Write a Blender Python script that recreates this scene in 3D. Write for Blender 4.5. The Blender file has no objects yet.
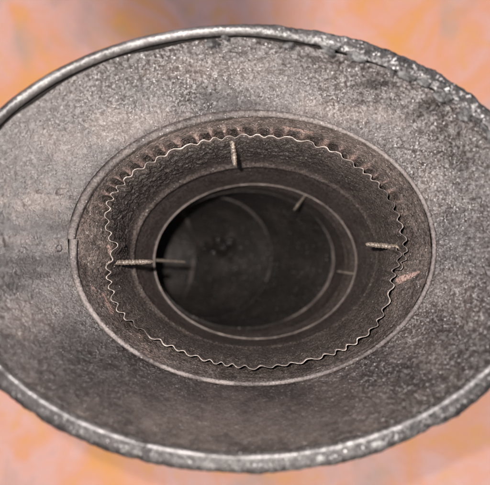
import bpy, math, random
import numpy as np
from mathutils import Vector

random.seed(7); np.random.seed(7)
sc = bpy.context.scene
COL = sc.collection

# ------------------------------------------------------------------ camera
F = 490.0            # focal length in photo pixels
CZ = 0.65            # camera height above z = 0, metres
def P(px, py, D):
    """photo pixel + depth along the flue axis -> world point (works on arrays)"""
    px, py, D = np.broadcast_arrays(np.asarray(px, float), np.asarray(py, float), np.asarray(D, float))
    return np.stack([(px - 245.0) * D / F, -(py - 242.5) * D / F, CZ - D], -1)

cam = bpy.data.cameras.new('camera')
cam.sensor_width = 36.0; cam.sensor_fit = 'HORIZONTAL'
cam.lens = 36.0 * F / 490.0
cam.clip_start = 0.01; cam.clip_end = 50
cam.dof.use_dof = True; cam.dof.focus_distance = 0.252; cam.dof.aperture_fstop = 7.0
co = bpy.data.objects.new('camera', cam); COL.objects.link(co)
co.location = (0, 0, CZ); co.rotation_euler = (0, 0, 0)
sc.camera = co

# ------------------------------------------------------------------ light
SUN_AZ, SUN_EL = math.radians(277), math.radians(33)     # azimuth from +x, counter-clockwise
w = bpy.data.worlds.new('World'); sc.world = w; w.use_nodes = True
nt = w.node_tree; nt.nodes.clear()
sky = nt.nodes.new('ShaderNodeTexSky'); sky.sky_type = 'NISHITA'; sky.sun_disc = False
sky.sun_elevation = SUN_EL; sky.sun_rotation = math.radians(90) - SUN_AZ
bg = nt.nodes.new('ShaderNodeBackground'); bg.inputs[1].default_value = 0.05
wo = nt.nodes.new('ShaderNodeOutputWorld')
nt.links.new(sky.outputs[0], bg.inputs[0]); nt.links.new(bg.outputs[0], wo.inputs[0])
sun = bpy.data.lights.new('sun', 'SUN'); sun.energy = 2.0; sun.angle = math.radians(20); sun.color = (1, .93, .86)
so = bpy.data.objects.new('sun', sun); COL.objects.link(so)
sd = Vector((math.cos(SUN_EL) * math.cos(SUN_AZ), math.cos(SUN_EL) * math.sin(SUN_AZ), math.sin(SUN_EL)))
so.rotation_euler = sd.to_track_quat('Z', 'Y').to_euler(); so.location = sd * 3
# the hand-held lamp that lit the inside of the flue in the photograph (hard, diverging shadows of the screws)
fl = bpy.data.lights.new('torch', 'POINT'); fl.energy = 4.4; fl.shadow_soft_size = 0.0018; fl.color = (1, .935, .895)
fo = bpy.data.objects.new('torch', fl); COL.objects.link(fo); fo.location = (-0.018, 0.015, CZ + 0.002)
vs = sc.view_settings
vs.view_transform = 'Standard'; vs.look = 'None'; vs.exposure = 0.78; vs.gamma = 1.0; vs.use_curve_mapping = False

# ------------------------------------------------------------------ helpers
def hash3(i, j, k, seed):
    n = (i.astype(np.int64) * 374761393 + j.astype(np.int64) * 668265263 + k.astype(np.int64) * 2147483647 + seed * 144665)
    n = (n ^ (n >> 13)) * 1274126177 & 0xffffffff
    n = (n ^ (n >> 16)) * 2246822519 & 0xffffffff
    n = n ^ (n >> 15)
    return (n & 0xffff) / 65535.0
def vnoise(p, scale, seed=0):
    q = p * scale; f = np.floor(q); t = q - f; t = t * t * (3 - 2 * t); f = f.astype(np.int64)
    r = 0
    for a in (0, 1):
        for b in (0, 1):
            for c in (0, 1):
                wgt = (t[..., 0] if a else 1 - t[..., 0]) * (t[..., 1] if b else 1 - t[..., 1]) * (t[..., 2] if c else 1 - t[..., 2])
                r = r + wgt * hash3(f[..., 0] + a, f[..., 1] + b, f[..., 2] + c, seed)
    return r * 2 - 1
def fbm(p, scale, octaves=4, seed=0, gain=.5):
    r = 0; a = 1; s = 0
    for o in range(octaves):
        r = r + a * vnoise(p, scale * 2 ** o, seed + o); s += a; a *= gain
    return r / s
def sstep(a, b, x):
    t = np.clip((x - a) / (b - a), 0, 1); return t * t * (3 - 2 * t)
def normals(V, closed):
    if closed: du = np.roll(V, -1, 0) - np.roll(V, 1, 0)
    else: du = np.gradient(V, axis=0)
    dv = np.gradient(V, axis=1)
    n = np.cross(du, dv); n /= np.linalg.norm(n, axis=-1, keepdims=True) + 1e-12
    return n
def inward(V, N, c):
    """make the normals of a pipe wall point to the axis / camera side"""
    d = np.zeros_like(V); d[..., 0] = c[0] - V[..., 0]; d[..., 1] = c[1] - V[..., 1]; d[..., 2] = .02
    s = np.sign(np.sum(N * d, -1)); return N * s[..., None]

def empty(name, loc, label, cat, group=None):
    o = bpy.data.objects.new(name, None); COL.objects.link(o)
    o.location = loc; o.empty_display_size = .02
    o['label'] = label; o['category'] = cat
    if group: o['group'] = group
    return o
def link(name, me, mat, parent=None):
    o = bpy.data.objects.new(name, me); COL.objects.link(o); me.materials.append(mat)
    if parent is not None: o.parent = parent
    return o
def origin(parent):
    l = np.zeros(3)
    while parent is not None:
        l += np.array(parent.location); parent = parent.parent
    return l
def grid(name, V, mat, parent=None, closed_u=True, closed_v=False, mask=None, smooth=True, grit=None, soil_shade=None):
    n, m = V.shape[:2]
    V = V - origin(parent)
    idx = np.arange(n * m).reshape(n, m)
    nu = n if closed_u else n - 1; nv = m if closed_v else m - 1
    A = idx[:nu][:, :nv]; iu = (np.arange(nu) + 1) % n; iv = (np.arange(nv) + 1) % m
    B = idx[iu][:, :nv]; C = idx[iu][:, iv]; Dd = idx[:nu][:, iv]
    q = np.stack([A, B, C, Dd], -1).reshape(-1, 4)
    me = bpy.data.meshes.new(name)
    me.vertices.add(n * m); me.vertices.foreach_set('co', V.reshape(-1).astype(np.float32))
    me.loops.add(q.size); me.loops.foreach_set('vertex_index', q.reshape(-1).astype(np.int32))
    me.polygons.add(len(q)); me.polygons.foreach_set('loop_start', (np.arange(len(q)) * 4).astype(np.int32))
    me.polygons.foreach_set('use_smooth', np.full(len(q), smooth))
    if mask is not None:
        at = me.attributes.new('wear_shading', 'FLOAT', 'POINT'); at.data.foreach_set('value', mask.reshape(-1).astype(np.float32))
    if soil_shade is not None:
        at = me.attributes.new('soil_shade', 'FLOAT', 'POINT'); at.data.foreach_set('value', soil_shade.reshape(-1).astype(np.float32))
    if grit is not None:
        at = me.attributes.new('grit', 'FLOAT', 'POINT'); at.data.foreach_set('value', grit.reshape(-1).astype(np.float32))
    me.update(calc_edges=True); me.validate()
    return link(name, me, mat, parent)
def ell(th, cx, cy, a, b): return cx + a * np.cos(th), cy - b * np.sin(th)

# ------------------------------------------------------------------ materials
def soot(name, dark, light, wear_shading=(.33, .2, .17), grain=1100, grain_bump=.5, lump_bump=.3, rough=(.35, .75),
         big=40, speck=.5, speck_col=(.6, .57, .54), spec=.5, metallic=0., stretch=None, contrast=1.0, speck_scale=420, gdist=.0006, glint=0., glint_scale=900, grit=False):
    m = bpy.data.materials.new(name); m.use_nodes = True
    t = m.node_tree; N = t.nodes; L = t.links; N.clear()
    out = N.new('ShaderNodeOutputMaterial'); b = N.new('ShaderNodeBsdfPrincipled'); L.new(b.outputs[0], out.inputs[0])
    tc = N.new('ShaderNodeTexCoord'); vec = tc.outputs['Object']
    if stretch:
        mp = N.new('ShaderNodeMapping'); mp.inputs['Scale'].default_value = stretch; L.new(vec, mp.inputs[0]); vec = mp.outputs[0]
    def noise(scale, det=4, rgh=.6):
        n = N.new('ShaderNodeTexNoise'); n.inputs['Scale'].default_value = scale; n.inputs['Detail'].default_value = det
        n.inputs['Roughness'].default_value = rgh; L.new(vec, n.inputs['Vector']); return n
    def ramp(src, p0, p1, c0=(0, 0, 0), c1=(1, 1, 1)):
        r = N.new('ShaderNodeValToRGB'); e = r.color_ramp.elements
        e[0].position = p0; e[1].position = p1; e[0].color = (*c0, 1); e[1].color = (*c1, 1); L.new(src, r.inputs[0]); return r.outputs[0]
    def mix(fac, a, c, mode='MIX'):
        x = N.new('ShaderNodeMix'); x.data_type = 'RGBA'; x.blend_type = mode
        for sck, v in ((x.inputs[0], fac), (x.inputs[6], a), (x.inputs[7], c)):
            if isinstance(v, (int, float)): sck.default_value = v
            elif isinstance(v, tuple): sck.default_value = (*v, 1)
            else: L.new(v, sck)
        return x.outputs[2]
    nb = noise(big, 6, .65); nf = noise(grain, 3, .6); nm = noise(grain * .22, 4, .6)
    col = mix(ramp(nb.outputs[0], .5 - .22 / contrast, .5 + .22 / contrast), dark, light)
    col = mix(ramp(nm.outputs[0], .35, .7), col, mix(.5, col, dark))
    col = mix(.8, col, ramp(nf.outputs[0], .3, .72, (.55, .55, .55), (1.5, 1.48, 1.45)), 'MULTIPLY')
    if speck:
        v = N.new('ShaderNodeTexVoronoi'); v.inputs['Scale'].default_value = speck_scale; L.new(vec, v.inputs['Vector'])
        sp = N.new('ShaderNodeSeparateColor'); L.new(v.outputs['Color'], sp.inputs[0])
        g = ramp(sp.outputs[0], .93 - .1 * speck, .96 - .1 * speck); d = ramp(v.outputs['Distance'], .13, .30, (1, 1, 1), (0, 0, 0))
        f = N.new('ShaderNodeMath'); f.operation = 'MULTIPLY'; L.new(g, f.inputs[0]); L.new(d, f.inputs[1])
        f2 = N.new('ShaderNodeMath'); f2.operation = 'MULTIPLY'; L.new(f.outputs[0], f2.inputs[0]); f2.inputs[1].default_value = min(1, .4 + speck * .4)
        fs = f2.outputs[0]
        if grit:  # pale specks here also paint in sparkle, densest where gritty
            sa = N.new('ShaderNodeAttribute'); sa.attribute_name = 'grit'
            f3 = N.new('ShaderNodeMath'); f3.operation = 'MULTIPLY'; L.new(fs, f3.inputs[0]); L.new(sa.outputs['Fac'], f3.inputs[1]); fs = f3.outputs[0]
        col = mix(fs, col, speck_col)
    at = N.new('ShaderNodeAttribute'); at.attribute_name = 'wear_shading'
    col = mix(at.outputs['Fac'], col, mix(.6, wear_shading, ramp(nf.outputs[0], .3, .7, (.6, .6, .6), (1.3, 1.3, 1.3)), 'MULTIPLY'))
    so_ = N.new('ShaderNodeAttribute'); so_.attribute_name = 'soil_shade'
    col = mix(so_.outputs['Fac'], col, mix(.55, (dark[0] * .42, dark[1] * .38, dark[2] * .36), ramp(nf.outputs[0], .3, .7, (.5, .5, .5), (1.4, 1.4, 1.4)), 'MULTIPLY'))
    L.new(col, b.inputs['Base Color'])
    rr = N.new('ShaderNodeMapRange'); L.new(nm.outputs[0], rr.inputs[0]); rr.inputs[1].default_value = .3; rr.inputs[2].default_value = .7
    rr.inputs[3].default_value = rough[0]; rr.inputs[4].default_value = rough[1]; L.new(rr.outputs[0], b.inputs['Roughness'])
    sm = N.new('ShaderNodeMapRange'); L.new(so_.outputs['Fac'], sm.inputs[0]); sm.inputs[3].default_value = spec; sm.inputs[4].default_value = spec * .25; L.new(sm.outputs[0], b.inputs['Specular IOR Level']); b.inputs['Metallic'].default_value = metallic
    b1 = N.new('ShaderNodeBump'); b1.inputs['Strength'].default_value = grain_bump; b1.inputs['Distance'].default_value = gdist; L.new(nf.outputs[0], b1.inputs['Height'])
    b2 = N.new('ShaderNodeBump'); b2.inputs['Strength'].default_value = lump_bump; b2.inputs['Distance'].default_value = .0016; L.new(nm.outputs[0], b2.inputs['Height'])
    L.new(b1.outputs[0], b2.inputs['Normal']); nout = b2.outputs[0]
    if glint:                                                          # tiny crystalline facets of the creosote scale
        gv = N.new('ShaderNodeTexVoronoi'); gv.inputs['Scale'].default_value = glint_scale; L.new(vec, gv.inputs['Vector'])
        s1 = N.new('ShaderNodeVectorMath'); s1.operation = 'SUBTRACT'; s1.inputs[1].default_value = (.5, .5, .5); L.new(gv.outputs['Color'], s1.inputs[0])
        s2 = N.new('ShaderNodeVectorMath'); s2.operation = 'SCALE'; s2.inputs['Scale'].default_value = glint; L.new(s1.outputs[0], s2.inputs[0])
        if grit:                                                       # amount of scale varies over the surface
            ga = N.new('ShaderNodeAttribute'); ga.attribute_name = 'grit'
            gm = N.new('ShaderNodeMath'); gm.operation = 'MULTIPLY'; gm.inputs[1].default_value = glint; L.new(ga.outputs['Fac'], gm.inputs[0]); L.new(gm.outputs[0], s2.inputs['Scale'])
        s3 = N.new('ShaderNodeVectorMath'); s3.operation = 'ADD'; L.new(nout, s3.inputs[0]); L.new(s2.outputs[0], s3.inputs[1])
        s4 = N.new('ShaderNodeVectorMath'); s4.operation = 'NORMALIZE'; L.new(s3.outputs[0], s4.inputs[0]); nout = s4.outputs[0]
    L.new(nout, b.inputs['Normal'])
    return m

M_FUN = soot('sooty_cast_iron', (.0165, .0130, .0118), (.054, .0425, .0385), wear_shading=(.118, .091, .081), grain=1500, grain_bump=.8, lump_bump=.35, gdist=.0008, rough=(.12, .36), big=26, speck=1.6, spec=1.0, speck_scale=1000, glint=1.15, glint_scale=1100, grit=True)
M_RIM = soot('worn_rim_iron', (.022, .019, .018), (.072, .064, .061), wear_shading=(.25, .235, .23), grain=900, grain_bump=.5, lump_bump=.3, rough=(.28, .55), big=60, speck=.6, spec=.8, metallic=.1, speck_scale=600, glint=.7, glint_scale=900, grit=True)
M_RING = soot('brown_hem_steel', (.036, .029, .027), (.105, .086, .080), wear_shading=(.20, .17, .16), grain=1500, grain_bump=.8, lump_bump=.7, rough=(.3, .6), big=110, speck=.8, glint=.6, glint_scale=1400, speck_scale=900)
M_SLV = soot('brown_sleeve_steel', (.060, .047, .042), (.180, .145, .131), wear_shading=(.33, .225, .195), grain=1400, grain_bump=.8, lump_bump=.6, rough=(.35, .7), big=90, speck=1.0, speck_scale=800, glint=.7, glint_scale=1300)
M_PIPE = soot('soot_lined_steel', (.054, .042, .037), (.135, .108, .097), wear_shading=(.026, .021, .019), grain=1400, grain_bump=.9, lump_bump=.6, rough=(.35, .7), big=60, speck=1.0, speck_scale=850, glint=.7, glint_scale=1300)
M_ELB = soot('soot_lined_elbow', (.016, .0136, .0128), (.052, .045, .042), wear_shading=(.34, .28, .25), grain=800, grain_bump=.5, lump_bump=.6, rough=(.45, .8), big=30, speck=.5, glint=.4, glint_scale=700)
M_EDGE = soot('bare_cut_edge', (.07, .057, .051), (.46, .40, .365), grain=1500, grain_bump=.4, lump_bump=.3, rough=(.3, .5), big=80, speck=0, spec=.6, contrast=1.7)
M_LIP = soot('worn_lip_steel', (.13, .107, .097), (.40, .34, .31), grain=1500, grain_bump=.4, lump_bump=.3, rough=(.35, .6), big=90, speck=0)
M_SCR = soot('brassy_screw_steel', (.050, .038, .031), (.30, .245, .20), grain=1200, grain_bump=.5, lump_bump=.5, rough=(.3, .5), big=380, speck=0, metallic=.2)
M_DSCR = soot('sooted_screw_steel', (.045, .036, .030), (.19, .155, .125), grain=1200, grain_bump=.3, lump_bump=.3, rough=(.35, .6), big=300, speck=0, metallic=.2)
M_LUMP = soot('soot_crust', (.006, .005, .005), (.05, .044, .04), grain=1200, grain_bump=.7, lump_bump=.5, rough=(.12, .35), big=260, speck=.8, spec=1.0, glint=.9, glint_scale=900)
M_FLAKE = soot('crust_flake', (.012, .011, .0105), (.05, .046, .045), grain=900, grain_bump=.8, lump_bump=.6, rough=(.3, .6), big=150, speck=.6, spec=.6, glint=.5, glint_scale=900)
M_RUST = soot('pink_rust', (.20, .115, .098), (.40, .225, .19), grain=900, grain_bump=.6, lump_bump=.5, rough=(.6, .8), big=300, speck=0)

def plate_material():
    m = bpy.data.materials.new('heat_tinted_rust'); m.use_nodes = True
    t = m.node_tree; N = t.nodes; L = t.links; b = N['Principled BSDF']
    tc = N.new('ShaderNodeTexCoord'); mp = N.new('ShaderNodeMapping'); L.new(tc.outputs['Object'], mp.inputs[0])
    mp.inputs['Rotation'].default_value = (0, 0, math.radians(52)); mp.inputs['Scale'].default_value = (.95, .85, .8)
    def noise(s, d, r=.55, dist=0., off=0):
        n = N.new('ShaderNodeTexNoise'); n.inputs['Scale'].default_value = s; n.inputs['Detail'].default_value = d
        n.inputs['Roughness'].default_value = r; n.inputs['Distortion'].default_value = dist
        if off:
            o = N.new('ShaderNodeVectorMath'); o.inputs[1].default_value = (off, off * .7, 0); L.new(mp.outputs[0], o.inputs[0]); L.new(o.outputs[0], n.inputs['Vector'])
        else: L.new(mp.outputs[0], n.inputs['Vector'])
        return n.outputs[0]
    def ramp(src, stops):
        r = N.new('ShaderNodeValToRGB'); e = r.color_ramp.elements
        while len(e) < len(stops): e.new(.5)
        for k, (p, c) in enumerate(stops): e[k].position = p; e[k].color = (*c, 1)
        L.new(src, r.inputs[0]); return r.outputs[0]
    base = ramp(noise(9, 6, .6, 1.0), [(.28, (.62, .36, .29)), (.44, (.86, .48, .39)), (.56, (.88, .41, .26)), (.68, (.90, .40, .12))])
    pat = ramp(noise(22, 5, .6, 1.2, 3.1), [(.54, (0, 0, 0)), (.74, (.85, .85, .85))])
    x = N.new('ShaderNodeMix'); x.data_type = 'RGBA'; L.new(pat, x.inputs[0]); L.new(base, x.inputs[6]); x.inputs[7].default_value = (.88, .42, .13, 1)
    gr = ramp(noise(11, 3, .5, .3, 7.7), [(.56, (0, 0, 0)), (.72, (.7, .7, .7))])
    y = N.new('ShaderNodeMix'); y.data_type = 'RGBA'; L.new(gr, y.inputs[0]); L.new(x.outputs[2], y.inputs[6]); y.inputs[7].default_value = (.55, .39, .31, 1)
    L.new(y.outputs[2], b.inputs['Base Color']); b.inputs['Roughness'].default_value = .6
    bu = N.new('ShaderNodeBump'); bu.inputs['Strength'].default_value = .35; bu.inputs['Distance'].default_value = .002
    L.new(noise(160, 5), bu.inputs['Height']); L.new(bu.outputs[0], b.inputs['Normal'])
    return m
M_PLATE = plate_material()

# ------------------------------------------------------------------ the plate behind
D_PLATE = .80
n = 256; th = np.linspace(0, 2 * np.pi, n, endpoint=False)
vv = np.concatenate([[0], np.linspace(0, 1, 14) ** 1.5])
V = np.zeros((n, len(vv), 3)); ri = np.stack([.118 * np.cos(th), .083 * np.sin(th)], -1)
ro = np.stack([np.cos(th), np.sin(th)], -1) * (1.6 / np.maximum(np.abs(np.cos(th)), np.abs(np.sin(th))))[:, None]
for k, q in enumerate(vv): V[:, k, :2] = ri * (1 - q) + ro * q; V[:, k, 2] = CZ - D_PLATE
V[:, 0, 2] -= .006
o = grid('rusty_plate_surface', V, M_PLATE); o['kind'] = 'structure'
o['label'] = 'pale orange and pink rusted steel plate around the flue collar'

# ------------------------------------------------------------------ flue collar: funnel, rim, skirt
collar = empty('flue_collar', (0, 0, CZ - D_PLATE), 'wide oval funnel collar of sooty grey iron with rolled rim on rusty plate', 'collar')
NT = 1800
th = np.linspace(0, 2 * np.pi, NT, endpoint=False)
deg = np.degrees(th)
def arc(center, half, soft, d=None):
    d = deg if d is None else d
    x = np.abs((d - center + 180) % 360 - 180); return 1 - sstep(half - soft, half + soft, x)
nrm = np.stack([np.cos(th) * .75, np.sin(th), 0 * th], -1); nrm /= np.linalg.norm(nrm, axis=1, keepdims=True); rad = nrm
D_RIM = .1965 - .0 * th + .015 * np.sin(th)                          # the mouth is cut a little askew
flat = arc(42, 38, 18)                                               # bead beaten flat at the upper right
wr = .0020 + .0002 * np.abs(np.cos(th)) + .0019 * arc(270, 85, 35) + .0016 * flat
px, py = ell(th, 245, 249, 313, 224); cen_rim = P(px, py, D_RIM) - nrm * wr[:, None]
# funnel wall
gap = .0012 * arc(118, 45, 12) * (1 + .8 * vnoise(rad, 9, 2)) - .0022 * (1 - arc(110, 75, 15))        # open crack under the rim at the upper left only
mv = 190; v = np.linspace(0, 1, mv)
top = cen_rim - nrm * (wr + gap)[:, None]; top[:, 2] = CZ - D_RIM - .0016 + .0008 * flat
ul = arc(125, 60, 20); px, py = ell(th, 252, 248, 180.5 + 4.9 * ul, 134.8 + 3.7 * ul); bot = P(px, py, .2302)
V = top[:, None] * (1 - v)[None, :, None] + bot[:, None] * v[None, :, None]
V[..., 2] -= (.0035 * np.sin(np.pi * v))[None]
N_ = inward(V, normals(V, True), (0, 0))
upper = .35 + .65 * (.5 + .5 * np.cos(np.radians(deg - 62)))            # heavier scale on the upper and right side
right = arc(0, 75, 25)
disp = (.00042 * fbm(V, 150, 4, 3) + .00016 * fbm(V, 700, 2, 9)) * np.maximum(upper, .75 * right + .2)[:, None]
edge = np.exp(-((v - .06) / .12) ** 2)
disp += .0012 * fbm(V, 260, 3, 21) * edge[None] * (.15 + arc(48, 38, 15) + .5 * arc(-20, 40, 20))[:, None]
pit = fbm(V, 130, 3, 33); disp -= .0011 * sstep(.28, .55, pit) * (arc(172, 20, 10) + .5 * arc(60, 40, 20))[:, None]
Dv = CZ - V[..., 2]; PX = 245 + V[..., 0] * F / Dv; PY = 242.5 - V[..., 1] * F / Dv
nz_ = fbm(V, 110, 5, 48, .6); nz2 = fbm(V, 260, 4, 49, .6)
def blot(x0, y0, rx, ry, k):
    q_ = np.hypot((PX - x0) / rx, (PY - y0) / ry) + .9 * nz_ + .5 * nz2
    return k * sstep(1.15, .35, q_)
soil_shade = np.maximum.reduce([blot(*b_) for b_ in [(215, 98, 26, 9, .75), (245, 103, 30, 6, .5), (70, 262, 55, 9, .55), (110, 300, 30, 45, .5), (30, 275, 34, 9, .7), (12, 286, 16, 7, .85),
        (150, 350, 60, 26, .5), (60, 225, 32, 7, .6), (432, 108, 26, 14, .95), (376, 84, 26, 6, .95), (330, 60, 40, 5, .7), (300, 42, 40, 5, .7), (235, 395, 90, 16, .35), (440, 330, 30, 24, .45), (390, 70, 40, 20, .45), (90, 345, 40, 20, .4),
        (455, 150, 24, 30, .5), (45, 214, 22, 12, .5), (20, 262, 30, 9, .7), (72, 330, 25, 15, .45), (96, 285, 14, 20, .5), (310, 400, 60, 14, .3)]])  # soot marks; the lower-left blots also paint in that side's shade
lite = np.maximum.reduce([blot(*b_) for b_ in [(38, 205, 48, 24, .6), (14, 238, 24, 8, .35), (24, 318, 32, 24, .42), (58, 246, 18, 8, .35), (140, 125, 75, 24, .5), (330, 112, 75, 18, .5), (428, 190, 22, 50, .4), (215, 70, 90, 16, .3), (455, 290, 30, 50, .35), (60, 140, 40, 26, .35), (245, 425, 190, 34, .38), (350, 395, 70, 30, .3), (420, 340, 40, 40, .3)]])  # pale crust; the broad blots low on the funnel are painted sheen
disp += .0009 * fbm(V, 330, 3, 52) * (lite * (PX < 75))
V = V + N_ * disp[..., None]
mask = .8 * sstep(.02, .5, fbm(V, 70, 4, 40)) * (arc(170, 17, 9))[:, None] * sstep(.98, .6, v)[None]
mask += .35 * sstep(-.1, .5, fbm(V, 45, 4, 41)) * arc(70, 85, 30)[:, None]
grit = np.maximum.reduce([.95 * arc(75, 65, 30), .85 * arc(-12, 50, 25), .25 + 0 * th])[:, None] * (.75 + .6 * fbm(V, 45, 4, 45))
grit *= (1 - .45 * sstep(.72, 1, v) * arc(90, 60, 25)[:, None])
mask += .5 * sstep(.15, .55, fbm(V, 60, 4, 47)) * arc(205, 25, 12)[:, None] * sstep(.9, .5, v)[None]
mask = np.maximum(mask * .5, lite); grit *= (1 - .6 * soil_shade * (PX < 300)) 
grid('funnel_wall', V, M_FUN, collar, mask=np.clip(mask, 0, 1), grit=np.clip(grit, .1, 1.2), soil_shade=np.clip(soil_shade * .68, 0, .95))
# small drip ring left on the funnel wall
c0 = P(57, 246.5, .2165); tt = np.linspace(0, 2 * np.pi, 40, endpoint=False); ph = np.linspace(0, 2 * np.pi, 10, endpoint=False)
r_ = .0016 + .0003 * np.cos(ph)
V = np.zeros((40, 10, 3)); ex = np.array([.60, 0, -.50]); ey = np.array([0, 1, 0.]); ez = np.array([.64, 0, .77])
V += c0 + (np.cos(tt)[:, None] * r_)[..., None] * ex + (np.sin(tt)[:, None] * r_ * .9)[..., None] * ey + (.00022 * np.sin(ph))[None, :, None] * ez * (.6 + .5 * np.cos(tt - 2))[:, None, None]
grid('drip_mark', V, M_RING, collar, closed_v=True)
# rolled rim
mp_ = 72; ph = np.linspace(0, 2 * np.pi, mp_, endpoint=False)
cen = cen_rim
V = cen[:, None] + nrm[:, None] * (np.cos(ph)[None] * wr[:, None])[..., None]
V[..., 2] += np.sin(ph)[None] * (.0028 - .0013 * flat)[:, None]
rn = nrm[:, None] * np.cos(ph)[None, :, None] + np.array([0, 0, 1.])[None, None] * np.sin(ph)[None, :, None]
rough_side = (.18 + .7 * arc(45, 45, 20) + .85 * arc(270, 85, 25))[:, None] * (.35 + .65 * sstep(-.6, .5, np.cos(ph)))[None]
rough_side = np.maximum(rough_side, .6 * arc(30, 55, 20)[:, None] * np.ones(mp_)[None])
d = (.0009 * fbm(V, 200, 4, 60) + .0006 * fbm(V, 60, 3, 63)) * rough_side + .0006 * fbm(V, 420, 3, 64) * flat[:, None] + .00012 * fbm(V, 500, 3, 61)
ridge = .0013 * np.exp(-((np.degrees(ph) - 130) / 14) ** 2)[None] * arc(265, 85, 20)[:, None] * (1 + .6 * fbm(V, 90, 3, 62))
V = V + rn * (d + ridge)[..., None]
gr_ = np.clip((.25 + .9 * flat + .45 * arc(-40, 40, 20) + .35 * arc(265, 80, 25))[:, None] + 0 * V[..., 0], 0, 1.2)
sl_ = np.clip(.6 * sstep(.2, .5, fbm(V, 110, 4, 66)) * (flat + .5 * arc(270, 90, 20))[:, None] + .75 * sstep(-.5, .3, fbm(V, 160, 3, 68) + .35) * arc(270, 95, 20)[:, None] * sstep(.05, .5, np.cos(ph))[None], 0, .85)  # dark cracks, and shade painted on the outer lower face
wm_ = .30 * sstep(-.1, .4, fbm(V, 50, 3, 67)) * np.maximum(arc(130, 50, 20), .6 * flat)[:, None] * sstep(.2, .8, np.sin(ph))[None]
wm_ = np.maximum(wm_, 1.0 * np.exp(-((np.degrees(ph) - 135) / 10) ** 2)[None] * arc(268, 95, 18)[:, None] * sstep(-.5, .2, fbm(V, 80, 3, 69)))  # pale line along the lower ridge: its highlight put into the colour
grid('rolled_rim', V, M_RIM, collar, closed_v=True, mask=wm_, grit=gr_, soil_shade=sl_)
# outer skirt down to the plate
zz = np.linspace(.1965, D_PLATE + .003, 24)
V = np.zeros((360, 24, 3)); t2 = np.linspace(0, 2 * np.pi, 360, endpoint=False)
for k, q in enumerate(zz):
    f_ = k / 23; tp = cen_rim[::5]; lo = np.stack([.1165 * np.cos(t2), -.002 + .0825 * np.sin(t2), 0 * t2 + CZ - D_PLATE - .003], -1)
    V[:, k] = tp * (1 - f_) + lo * f_
V += .0006 * fbm(V, 60, 3, 70)[..., None] * np.array([1, 1, 0])
grid('outer_skirt', V, M_RIM, collar)
# flakes of crust along the upper right of the rim
def lump_mesh(name, r, flat, seed, sub=2):
    import bmesh
    bm = bmesh.new(); bmesh.ops.create_icosphere(bm, subdivisions=sub, radius=1.0)
    co_ = np.array([x.co[:] for x in bm.verts]); k = 1 + .55 * fbm(co_ + seed * 3.3, 1.3, 3, seed)
    for x, s_ in zip(bm.verts, k): x.co = Vector((x.co.x * s_ * r, x.co.y * s_ * r * .75, x.co.z * s_ * r * flat))
    me = bpy.data.meshes.new(name); bm.to_mesh(me); bm.free()
    return me
flakes = [lump_mesh('crust_flake', .0024, .35, s) for s in range(5)]
for f_ in flakes: f_.materials.append(M_FLAKE)
for k in range(46):
    a_ = random.choice([random.uniform(18, 100), random.uniform(22, 62), random.uniform(-45, 20)])
    pxx, pyy = ell(math.radians(a_), 245, 246, 290 - random.uniform(-4, 9), 208 - random.uniform(-3, 7))
    o = bpy.data.objects.new('crust_flake', flakes[k % 5]); COL.objects.link(o); o.parent = collar
    o.location = P(pxx, pyy, random.uniform(.1975, .2005)) - origin(collar)
    o.rotation_euler = (random.uniform(-.5, .5), random.uniform(-.5, .5), math.radians(a_ + 90) + random.uniform(-.4, .4))
    s = random.uniform(.5, 1.25); o.scale = (s * 1.3, s * .8, s)

# ------------------------------------------------------------------ sleeve: hemmed ring + fluted wall
CT = [(396, 247), (398.5, 256), (394, 271), (391, 288), (380, 318), (362, 338), (335, 352), (295, 363.5), (260, 367.5), (240, 366), (200, 358),
      (155, 338), (127, 318), (111, 291), (108.5, 270), (112, 256), (115, 246), (111, 236), (108, 222), (110, 203), (123, 182), (150, 162), (175, 150), (200, 142.5),
      (222, 138), (245, 135), (270, 136), (290, 138.5), (315, 144.5), (335, 152), (348, 161), (368, 176), (383, 191), (396, 214), (402, 232), (404.5, 246), (403, 258), (399.5, 270)]
CT = np.array(CT, float)
def spline(pts, n, closed):
    k = len(pts); q = np.vstack([pts[-1:], pts, pts[:2]]) if closed else np.vstack([2 * pts[:1] - pts[1:2], pts, 2 * pts[-1:] - pts[-2:-1]])
    seg = k if closed else k - 1; out = []
    for i in range(seg):
        p0, p1, p2, p3 = q[i], q[i + 1], q[i + 2], q[i + 3]; t = np.linspace(0, 1, 40, endpoint=False)[:, None]
        out.append(.5 * ((2 * p1) + (-p0 + p2) * t + (2 * p0 - 5 * p1 + 4 * p2 - p3) * t ** 2 + (-p0 + 3 * p1 - 3 * p2 + p3) * t ** 3))
    c = np.vstack(out); c = np.vstack([c, c[:1] if closed else pts[-1:]])
    true = c * np.array([1, 1 / .75]); s = np.concatenate([[0], np.cumsum(np.linalg.norm(np.diff(true, axis=0), axis=1))])
    u = np.linspace(0, s[-1], n, endpoint=not closed)
    return np.stack([np.interp(u, s, c[:, 0]), np.interp(u, s, c[:, 1])], -1), u / s[-1]
NW = 66
def phase(u): return 2 * np.pi * (NW * u + .25 * np.sin(2 * np.pi * 3 * u + 1) + .22 * np.sin(2 * np.pi * 7 * u) + .10 * np.sin(2 * np.pi * 17 * u + 2))
sleeve = empty('pipe_sleeve', P(252, 248, .30), 'brown sooty oval pipe sleeve with hemmed lip and fluted upper wall inside the funnel', 'pipe')
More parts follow.
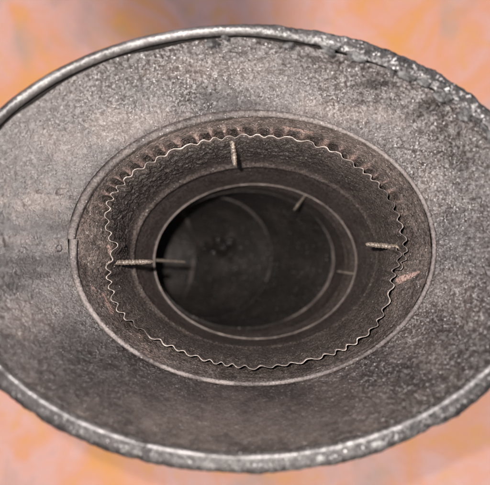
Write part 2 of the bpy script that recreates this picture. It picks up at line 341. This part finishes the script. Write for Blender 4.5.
# closed edge of the sleeve's throat, in the same angle order as the crimped pipe
ctc = CT[2:-2].copy(); thr, uu = spline(ctc, NT, True)
ang = np.unwrap(np.arctan2(-(thr[:, 1] - 251) / 116, (thr[:, 0] - 256) / 148))
dg = np.degrees(ang) % 360
cx, cy = 256, 251
dirp = (thr - [cx, cy]); dirn = dirp / np.linalg.norm(dirp, axis=1, keepdims=True)
px, py = ell(ang, 252, 248, 176.5, 132)
A = P(px, py, .2325)
B = P(thr[:, 0] + 2.8 * dirn[:, 0], thr[:, 1] + 2.8 * dirn[:, 1], .2555)
C = P(thr[:, 0] - 3 * dirn[:, 0], thr[:, 1] - 3 * dirn[:, 1], .266)
px0, py0 = ell(ang, 252, 248, 179, 134); A0 = P(px0, py0, .2295)
v1 = np.linspace(0, 1, 70); v2 = np.linspace(0, 1, 16)[1:]; v0 = np.linspace(0, 1, 8)[:-1]
V = np.concatenate([A0[:, None] * (1 - v0)[None, :, None] + A[:, None] * v0[None, :, None],
                    A[:, None] * (1 - v1)[None, :, None] + B[:, None] * v1[None, :, None],
                    B[:, None] * (1 - v2)[None, :, None] + C[:, None] * v2[None, :, None]], 1)
vq = np.concatenate([0 * v0, v1, 1 + v2])
N_ = inward(V, normals(V, True), (0, -.003))
ph_s = phase((uu * .955 + .03))
tooth = np.clip(np.cos(ph_s), -1, 1)
topm = arc(90, 72, 14, dg); tl = arc(128, 32, 10, dg); tr = arc(60, 40, 10, dg)
prof = sstep(.30, .95, vq) * sstep(1.7, 1.1, vq)
sharp = np.clip((tooth[:, None] - (1 - 1.55 * sstep(.3, 1.0, vq))[None]), 0, 1)          # flutes widen towards the crimped edge
hgt = (.0020 * topm + .0016 * tl + .0006 * (1 - topm))[:, None] * (.55 * sharp + .45 * np.maximum(tooth, 0)[:, None] * prof[None]) * (vq < 1.75)
hgt *= (1 + .35 * fbm(V, 90, 2, 80))
V = V + N_ * (hgt + .00028 * fbm(V, 420, 4, 81) + .0004 * fbm(V, 120, 3, 82))[..., None]
rust = sharp * (vq > .25)[None] * (tr + .45 * tl)[:, None] * sstep(-.35, .3, fbm(V, 120, 3, 83))
streak = .55 * sstep(.15, .5, fbm(V * np.array([1, 1, .4]), 75, 4, 84)) * (arc(72, 16, 6, dg)[:, None] * sstep(.1, .25, vq)[None] * sstep(.7, .4, vq)[None] + .8 * arc(205, 35, 15, dg)[:, None])
Dv = CZ - V[..., 2]; PX = 245 + V[..., 0] * F / Dv; PY = 242.5 - V[..., 1] * F / Dv
nz_ = fbm(V, 500, 3, 86)
def scar(x0, y0, x1, y1, w0, w1, k=1.0):
    """bare rusty scrape on the sleeve wall"""
    dx, dy = x1 - x0, y1 - y0; t_ = np.clip(((PX - x0) * dx + (PY - y0) * dy) / (dx * dx + dy * dy), 0, 1)
    ds = np.hypot(PX - x0 - t_ * dx, PY - y0 - t_ * dy); w_ = w0 + (w1 - w0) * t_
    return k * sstep(1.15, .65, ds / w_ + .5 * nz_)
rust2 = np.maximum.reduce([scar(400, 280, 419, 272, 4.0, 1.2), scar(108, 247, 112, 256, 2.2, 2.6, .8), scar(103, 294, 112, 312, 1.5, 2.2, .8), scar(98, 297, 106, 294, .7, .9, .6),
                           scar(92, 287, 95, 291, 1.4, 1.6, .5), scar(283, 127, 312, 133, 1.2, 1.6, .6), scar(206, 139, 218, 137, 1.2, 2.2, .8), scar(170, 345, 150, 335, 1.5, 2.5, .35)])
hollow_shade = sstep(.35, -.5, tooth)[:, None] * (sstep(.25, .5, vq) * sstep(1.02, .85, vq))[None] * (.34 * tl + .22 * tr)[:, None] * sstep(-.35, .35, fbm(V, 120, 3, 87))  # gaps between flutes darkened in colour, as shade would fall
lit_tops = sstep(-.1, .6, tooth)[:, None] * (sstep(.3, .7, vq) * (vq < 1.2))[None] * (.42 * tl)[:, None]  # flute tops at the upper left lightened in colour, as if lit
slv_soil_shade = np.maximum(hollow_shade, .5 * sstep(.1, .45, fbm(V, 130, 4, 88)))
grid('fluted_wall', V, M_SLV, sleeve, mask=np.clip(np.maximum.reduce([rust * .75, lit_tops, streak * .7, rust2]), 0, 1), soil_shade=np.clip(slv_soil_shade, 0, .9))
# hemmed ring, its two ends lapping at the left
u = np.linspace(0, 1, 1400); t_r = math.radians(176.2) + u * 2 * np.pi                     # starts just below the lap and runs round anticlockwise
off = -2.0 * arc(320, 110, 40, np.degrees(t_r) % 360) + 1.6 * (1 - sstep(0, .06, u)) - 1.2 * sstep(.97, 1, u)
px, py = ell(t_r, 252, 248, 180.3 - off, 134.6 - off * .7); cen = P(px, py, .2275)
nr = np.stack([np.cos(t_r) * .75, np.sin(t_r), 0 * t_r], -1); nr /= np.linalg.norm(nr, axis=1, keepdims=True)
ph = np.linspace(0, 2 * np.pi, 28, endpoint=False)
dgr = np.degrees(t_r) % 360; rr = .00185 * (1 - .45 * arc(320, 120, 40, dgr)) * (1 + .12 * vnoise(cen, 60, 5))
V = cen[:, None] + nr[:, None] * (np.cos(ph)[None] * rr[:, None])[..., None]
V[..., 2] += np.sin(ph)[None] * rr[:, None] * .9
V += .00022 * fbm(V, 300, 4, 90)[..., None] * np.array([.5, .5, 1])
V = np.concatenate([np.repeat(V[:1].mean(1, keepdims=True), 28, 1), V, np.repeat(V[-1:].mean(1, keepdims=True), 28, 1)], 0)
hm = np.concatenate([[0], .9 * arc(235, 55, 25, dgr) * sstep(-.5, .3, vnoise(cen, 90, 4)) + .5 * arc(20, 60, 25, dgr), [0]])
V_h = V; grid('hemmed_lip', V, M_RING, sleeve, closed_u=False, closed_v=True, mask=np.repeat(np.clip(hm, 0, 1)[:, None], 28, 1) * np.clip(.35 + .65 * np.sin(ph), 0, 1)[None])
# ------------------------------------------------------------------ crimped stove pipe
pipe = empty('crimped_stove_pipe', P(254, 258, .362), 'soot lined oval stove pipe with bright wavy crimped edge and three long screws', 'pipe')
NS = 2600
cr, u = spline(CT, NS, False)
tang = np.gradient(cr * [1, 1 / .75], axis=0); tang /= np.linalg.norm(tang, axis=1, keepdims=True)
nrp = np.stack([tang[:, 1], -tang[:, 0] * 1], -1)                      # in true (unsquashed) pixels
ctr = np.array([256, 251 / .75]); sgn = np.sign(np.sum(nrp * (cr * [1, 1 / .75] - ctr), 1)); nrp *= np.median(sgn)
nrp = nrp * [1, .75]
angp = np.unwrap(np.arctan2(-(cr[:, 1] - 251) / 116, (cr[:, 0] - 256) / 148))
dgp = np.degrees(angp) % 360
amp = 1.75 + .55 * arc(180, 40, 20, dgp) + .45 * arc(335, 40, 20, dgp) + .35 * vnoise(np.stack([u * 40, 0 * u, 0 * u], -1), 1, 3)
wave = np.cos(phase(u)); wave = np.sign(wave) * np.abs(wave) ** .85
endf = sstep(0, .012, u) * sstep(1, .99, u); wave = wave * (.25 + .75 * endf)
wave = wave + .10 * np.cos(2 * phase(u) + 1.3 + 3 * u)
jit = 1.1 * vnoise(np.stack([u * 55, 0 * u + 3, 0 * u], -1), 1, 8)
e0 = cr + nrp * (amp * wave + jit)[:, None]
D_E = .2455 + .0007 * vnoise(np.stack([u * 18, 0 * u + 9, 0 * u], -1), 1, 4) - .0012 * arc(0, 12, 6, dgp)
def pipe_row(f):
    """wall at fraction f (0 crimped edge .. 1 at the bead level)"""
    fade = math.exp(-(f / .42) ** 2)
    ex, ey = ell(angp, 254, 256, 122.5 + .8 * u, 91.8 + .6 * u)
    Dr = D_E * (1 - f) + .300 * f
    a_ = P(cr[:, 0] + nrp[:, 0] * (amp * wave * fade + jit * fade), cr[:, 1] + nrp[:, 1] * (amp * wave * fade + jit * fade), D_E)
    b_ = P(ex, ey, .300)
    return a_ * (1 - f) + b_ * f
rows = [pipe_row(f) for f in np.linspace(0, 1, 90)]
# below the bead: straight on to the joint
exA, eyA = ell(angp, 255, 261.5, 103.2 + .5 * u, 79 + .4 * u); endA = P(exA, eyA, .3525)
b_ = rows[-1]
for q in np.linspace(0, 1, 60)[1:]: rows.append(b_ * (1 - q) + endA * q)
V = np.stack(rows, 1); fr = np.concatenate([np.linspace(0, 1, 90), 1 + np.linspace(0, 1, 60)[1:]])
N_ = inward(V, normals(V, False), (.006, -.008))
bead = .0021 * np.exp(-((fr - 1.0) / .055) ** 2)
up = arc(125, 62, 22, dgp); near = sstep(.02, .12, fr) * sstep(.92, .55, fr)
crust = fbm(V * np.array([1, 1, 1.4]), 300, 5, 100, .65)
crack = np.abs(fbm(V * np.array([1, 1, 3.0]), 110, 3, 101))
flake = (.0012 * sstep(-.30, .40, crust) - .0006 * sstep(.07, .0, crack)) * up[:, None] * near[None]
d = bead[None] * (.4 + .6 * arc(140, 95, 35, dgp))[:, None] * (1 + .1 * fbm(V, 50, 2, 104)) + .00022 * fbm(V, 450, 3, 102) + .0003 * fbm(V, 90, 3, 103) + flake
V = V + N_ * d[..., None]
msk = np.clip(.6 * sstep(.08, .0, crack) * up[:, None] * near[None] + .70 * up[:, None] * near[None], 0, 1)  # upper-left wall coloured darker below the edge, cracks darker still
grid('pipe_wall', V, M_PIPE, pipe, closed_u=False, mask=msk)
# outer face and cut edge of the crimped sheet
TH = .00032
outd = np.stack([nrp[:, 0], -nrp[:, 1], 0 * u], -1); outd /= np.linalg.norm(outd, axis=1, keepdims=True)
top_in = V[:, 0].copy()
Vo = np.stack([top_in + outd * TH + np.array([0, 0, -q]) for q in np.linspace(.0004, .016, 12)], 1)
band = grid('crimped_band', Vo, M_SLV, pipe, closed_u=False)
wv = TH * (1.15 + .35 * vnoise(np.stack([u * 120, 0 * u, 0 * u + 2], -1), 1, 6))
prof_ = [(-.15, -.0009), (-.15, .0001), (.15, .0005), (.8, .0005), (1.15, .0001), (1.15, -.0009)]
Ve = np.stack([top_in + outd * (wv * a_)[:, None] + np.array([0, 0, b_]) for a_, b_ in prof_], 1)
grid('cut_edge', Ve, M_EDGE, band, closed_u=False)

def screw(name, base, tip, r, mat, parent, turns=None, blunt=False):
    base = np.array(base); tip = np.array(tip); ax = tip - base; Ln = np.linalg.norm(ax); ax /= Ln
    s = np.cross(ax, [0, 0, 1.]); s /= np.linalg.norm(s); t_ = np.cross(s, ax)
    pitch = .00175; nx = int(Ln / pitch * 14); nph = 20
    x = np.linspace(0, Ln, nx); ph = np.linspace(0, 2 * np.pi, nph, endpoint=False)
    fr_ = ((x[:, None] / pitch - ph[None] / (2 * np.pi)) % 1); thr_ = np.clip(1 - np.abs(fr_ - .5) / .28, 0, 1)
    env = np.interp(x / Ln, [0, .80, .88, .95, 1], [1, 1, .95 if blunt else .84, .82 if blunt else .62, .30 if blunt else .2])
    te = np.interp(x / Ln, [0, .74, .86, 1], [1, 1, .15, 0])
    rad_ = r * (.84 * env[:, None] + .18 * thr_ * te[:, None]) * (1 + .12 * vnoise(np.stack([x[:, None] * 900 + 0 * ph, np.cos(ph)[None] + 0 * x[:, None], np.sin(ph)[None] + 0 * x[:, None]], -1), 1.0, 4))
    V = base + x[:, None, None] * ax + (rad_ * np.cos(ph))[..., None] * s + (rad_ * np.sin(ph))[..., None] * t_
    V = np.concatenate([V, np.repeat((base + (Ln + .0001) * ax)[None, None], nph, 1)], 0)
    return grid(name, V, mat, parent, closed_u=False, closed_v=True)
o = screw('screw', P(106, 263, .2560), P(153, 261.5, .2580), .00155, M_SCR, pipe, blunt=True)
o = screw('screw', P(232, 140, .2535), P(235, 166, .2550), .00155, M_SCR, pipe, blunt=True)
o = screw('screw', P(403, 247.5, .2555), P(365.5, 244, .2570), .00155, M_SCR, pipe, blunt=True)

# ------------------------------------------------------------------ lower pipe with its lip
low = empty('lower_stove_pipe', P(255, 262, .372), 'dark lower stove pipe with thin pale lip and three short screws above the elbow', 'pipe')
NL = 900; t3 = np.linspace(0, 2 * np.pi, NL, endpoint=False); d3 = np.degrees(t3)
AX = np.array([.0025, -.0140])
def ring3(a, D, c=None):
    c = AX if c is None else c
    return np.stack([c[0] + a * np.cos(t3), c[1] + a * .765 * np.sin(t3), 0 * t3 + CZ - D], -1)
cl = P(255, 261.5, .352)[:2]
seq = [(.0752, .3555, cl), (.0740, .3522, cl), (.0731, .3515, cl), (.0724, .3520, cl), (.0724, .3535, cl), (.0748, .3555, cl), (.0755, .359, (cl + AX) / 2), (.0752, .366, AX), (.0746, .3715, AX), (.0738, .3735, AX)]
pts = [ring3(*s_) for s_ in seq]; V = []
for k in range(len(pts) - 1):
    for q in np.linspace(0, 1, 8, endpoint=False): V.append(pts[k] * (1 - q) + pts[k + 1] * q)
V.append(pts[-1]); V = np.stack(V, 1)
V += (.00025 * fbm(V, 300, 3, 120))[..., None] * np.array([1, 1, .6])
grid('pipe_wall', V, M_PIPE, low)
lipb = .00026 + .0003 * arc(195, 60, 30, d3) + .00016 * vnoise(ring3(.07, .35), 240, 3)
phl = np.linspace(0, 2 * np.pi, 12, endpoint=False); cen = ring3(.0724, .3519, cl)
nl = np.stack([np.cos(t3) * .765, np.sin(t3), 0 * t3], -1); nl /= np.linalg.norm(nl, axis=1, keepdims=True)
V = cen[:, None] + nl[:, None] * (np.cos(phl)[None] * lipb[:, None])[..., None]; V[..., 2] += np.sin(phl)[None] * lipb[:, None]
grid('lip', V, M_LIP, low, closed_v=True)
screw('screw', P(153, 260, .3610), P(186, 262, .3640), .0013, M_DSCR, low)
screw('screw', P(306, 194, .3590), P(293.5, 210.5, .3620), .0013, M_DSCR, low)
screw('screw', P(358, 274.5, .3590), P(336.5, 271, .3620), .0013, M_DSCR, low)

# ------------------------------------------------------------------ gored elbow turning left
elbow = empty('stove_pipe_elbow', (AX[0], AX[1], CZ - .5725), 'soot blackened segmented pipe elbow bending sideways deep below the lower pipe', 'pipe elbow')
R_, r_, D0 = .110, .0735, .3715
def eplane(alpha, k):
    """ring of wall points on the mitre plane at angle alpha"""
    rho = (R_ + r_ * np.cos(t3)) * k; y = AX[1] + r_ * .765 * np.sin(t3)
    a_ = math.radians(alpha)
    return np.stack([AX[0] - R_ + rho * math.cos(a_), y, CZ - D0 - rho * math.sin(a_)], -1)
c15 = 1 / math.cos(math.radians(15))
pl = [eplane(0, 1), eplane(15, c15), eplane(45, c15), eplane(75, c15), eplane(90, 1)]
last = pl[-1].copy(); last[:, 0] -= .11; pl.append(last)
for k in range(4):
    a_, b_ = pl[k], pl[k + 1] if k < 3 else pl[5]
    m_ = 40; q = np.linspace(0, 1, m_)
    V = a_[:, None] * (1 - q)[None, :, None] + b_[:, None] * q[None, :, None]
    N_ = inward(V, normals(V, True), AX)
    V = V + N_ * (.0007 * fbm(V, 70, 4, 130) + .0003 * fbm(V, 300, 3, 131))[..., None]
    grid('gore', V, M_PIPE if k == 0 else M_ELB, elbow, soil_shade=np.clip(.8 * sstep(1.1, .4, np.hypot(V[..., 0] + .024, (V[..., 1] + .006) * 1.3) / .022 + .8 * fbm(V, 180, 4, 135)), 0, 1), mask=np.clip(.07 * sstep(.1, .6, fbm(V, 40, 4, 133)) + (.20 * sstep(.008, -.012, V[..., 1] - AX[1] - .004) * sstep(-.5, .4, fbm(V, 60, 4, 134)) * sstep(0, .25, q)[None] if k == 3 else 0), 0, 1))  # last gore's pale floor patch paints in the light falling there
for k in (1, 2, 3):                                                    # raised lock seams between the gores
    cen = pl[k]; ctr_ = cen.mean(0); n_ = ctr_ - cen; n_ /= np.linalg.norm(n_, axis=1, keepdims=True)
    tg = np.roll(cen, -1, 0) - np.roll(cen, 1, 0); tg /= np.linalg.norm(tg, axis=1, keepdims=True); bn = np.cross(n_, tg)
    ph = np.linspace(0, 2 * np.pi, 12, endpoint=False); rs = .0013
    V = cen[:, None] + (rs * np.cos(ph))[None, :, None] * n_[:, None] + (2.0 * rs * np.sin(ph))[None, :, None] * bn[:, None]
    V += (.0004 * fbm(V, 200, 3, 140))[..., None]
    wm = (.85 * sstep(-.2, .5, fbm(V, 25, 3, 141 + k)) * arc(-22 if k == 1 else 0, 45, 25, d3)[:, None] if k == 1 else .35 * sstep(-.1, .5, fbm(V, 30, 3, 141 + k)))  # pale arc on the first seam is a painted highlight
    grid('lock_seam', V, M_ELB, elbow, closed_v=True, mask=wm)
q = np.linspace(0, 1, 8)
cc = pl[5].mean(0)
V = pl[5][:, None] * (1 - q)[None, :, None] + cc[None, None] * q[None, :, None]
grid('end_light_stop', V, M_ELB, elbow)  # unseen disc added to keep sky light out of the pipe end

# ------------------------------------------------------------------ fallen soot on the elbow floor
def floor_z(x, y):
    """height of the third gore's wall under (x, y)"""
    a_, b_ = pl[2], pl[3]
    i = np.argmin(np.abs(a_[:, 1] - y) + (a_[:, 2] > a_[:, 2].mean()) * 1.0)
    f_ = (x - a_[i, 0]) / (b_[i, 0] - a_[i, 0]); return a_[i, 2] * (1 - f_) + b_[i, 2] * f_
names = [('largest soot lump of the small heap on the elbow floor', 222, 247, .0040),
         ('soot crumb lying on the elbow floor', 213, 252, .0022), ('soot crumb lying on the elbow floor', 230, 243, .0026), ('soot crumb lying on the elbow floor', 232, 254, .0021),
         ('soot crumb lying on the elbow floor', 205, 250, .0016), ('soot crumb lying on the elbow floor', 217, 240, .0020), ('soot crumb lying on the elbow floor', 226, 258, .0017),
         ('soot crumb lying on the elbow floor', 240, 249, .0017), ('soot crumb lying on the elbow floor', 198, 258, .0014), ('soot crumb lying on the elbow floor', 210, 264, .0014)]
for k, (lb, qx, qy, rad_) in enumerate(names):
    D = .53
    for _ in range(6):
        p = P(qx, qy, D); D = CZ - floor_z(p[0], p[1])
    p = P(qx, qy, D)
    me = lump_mesh('soot_lump', rad_ * 1.6, .75, 20 + k, 3); o = link('soot_lump', me, M_LUMP)
    o.location = (p[0], p[1], p[2] + rad_ * .25); o.rotation_euler = (0, .5, random.uniform(0, 6))
    o['label'] = lb; o['category'] = 'soot'
    if k: o['group'] = 'crumbs of soot on the elbow floor'
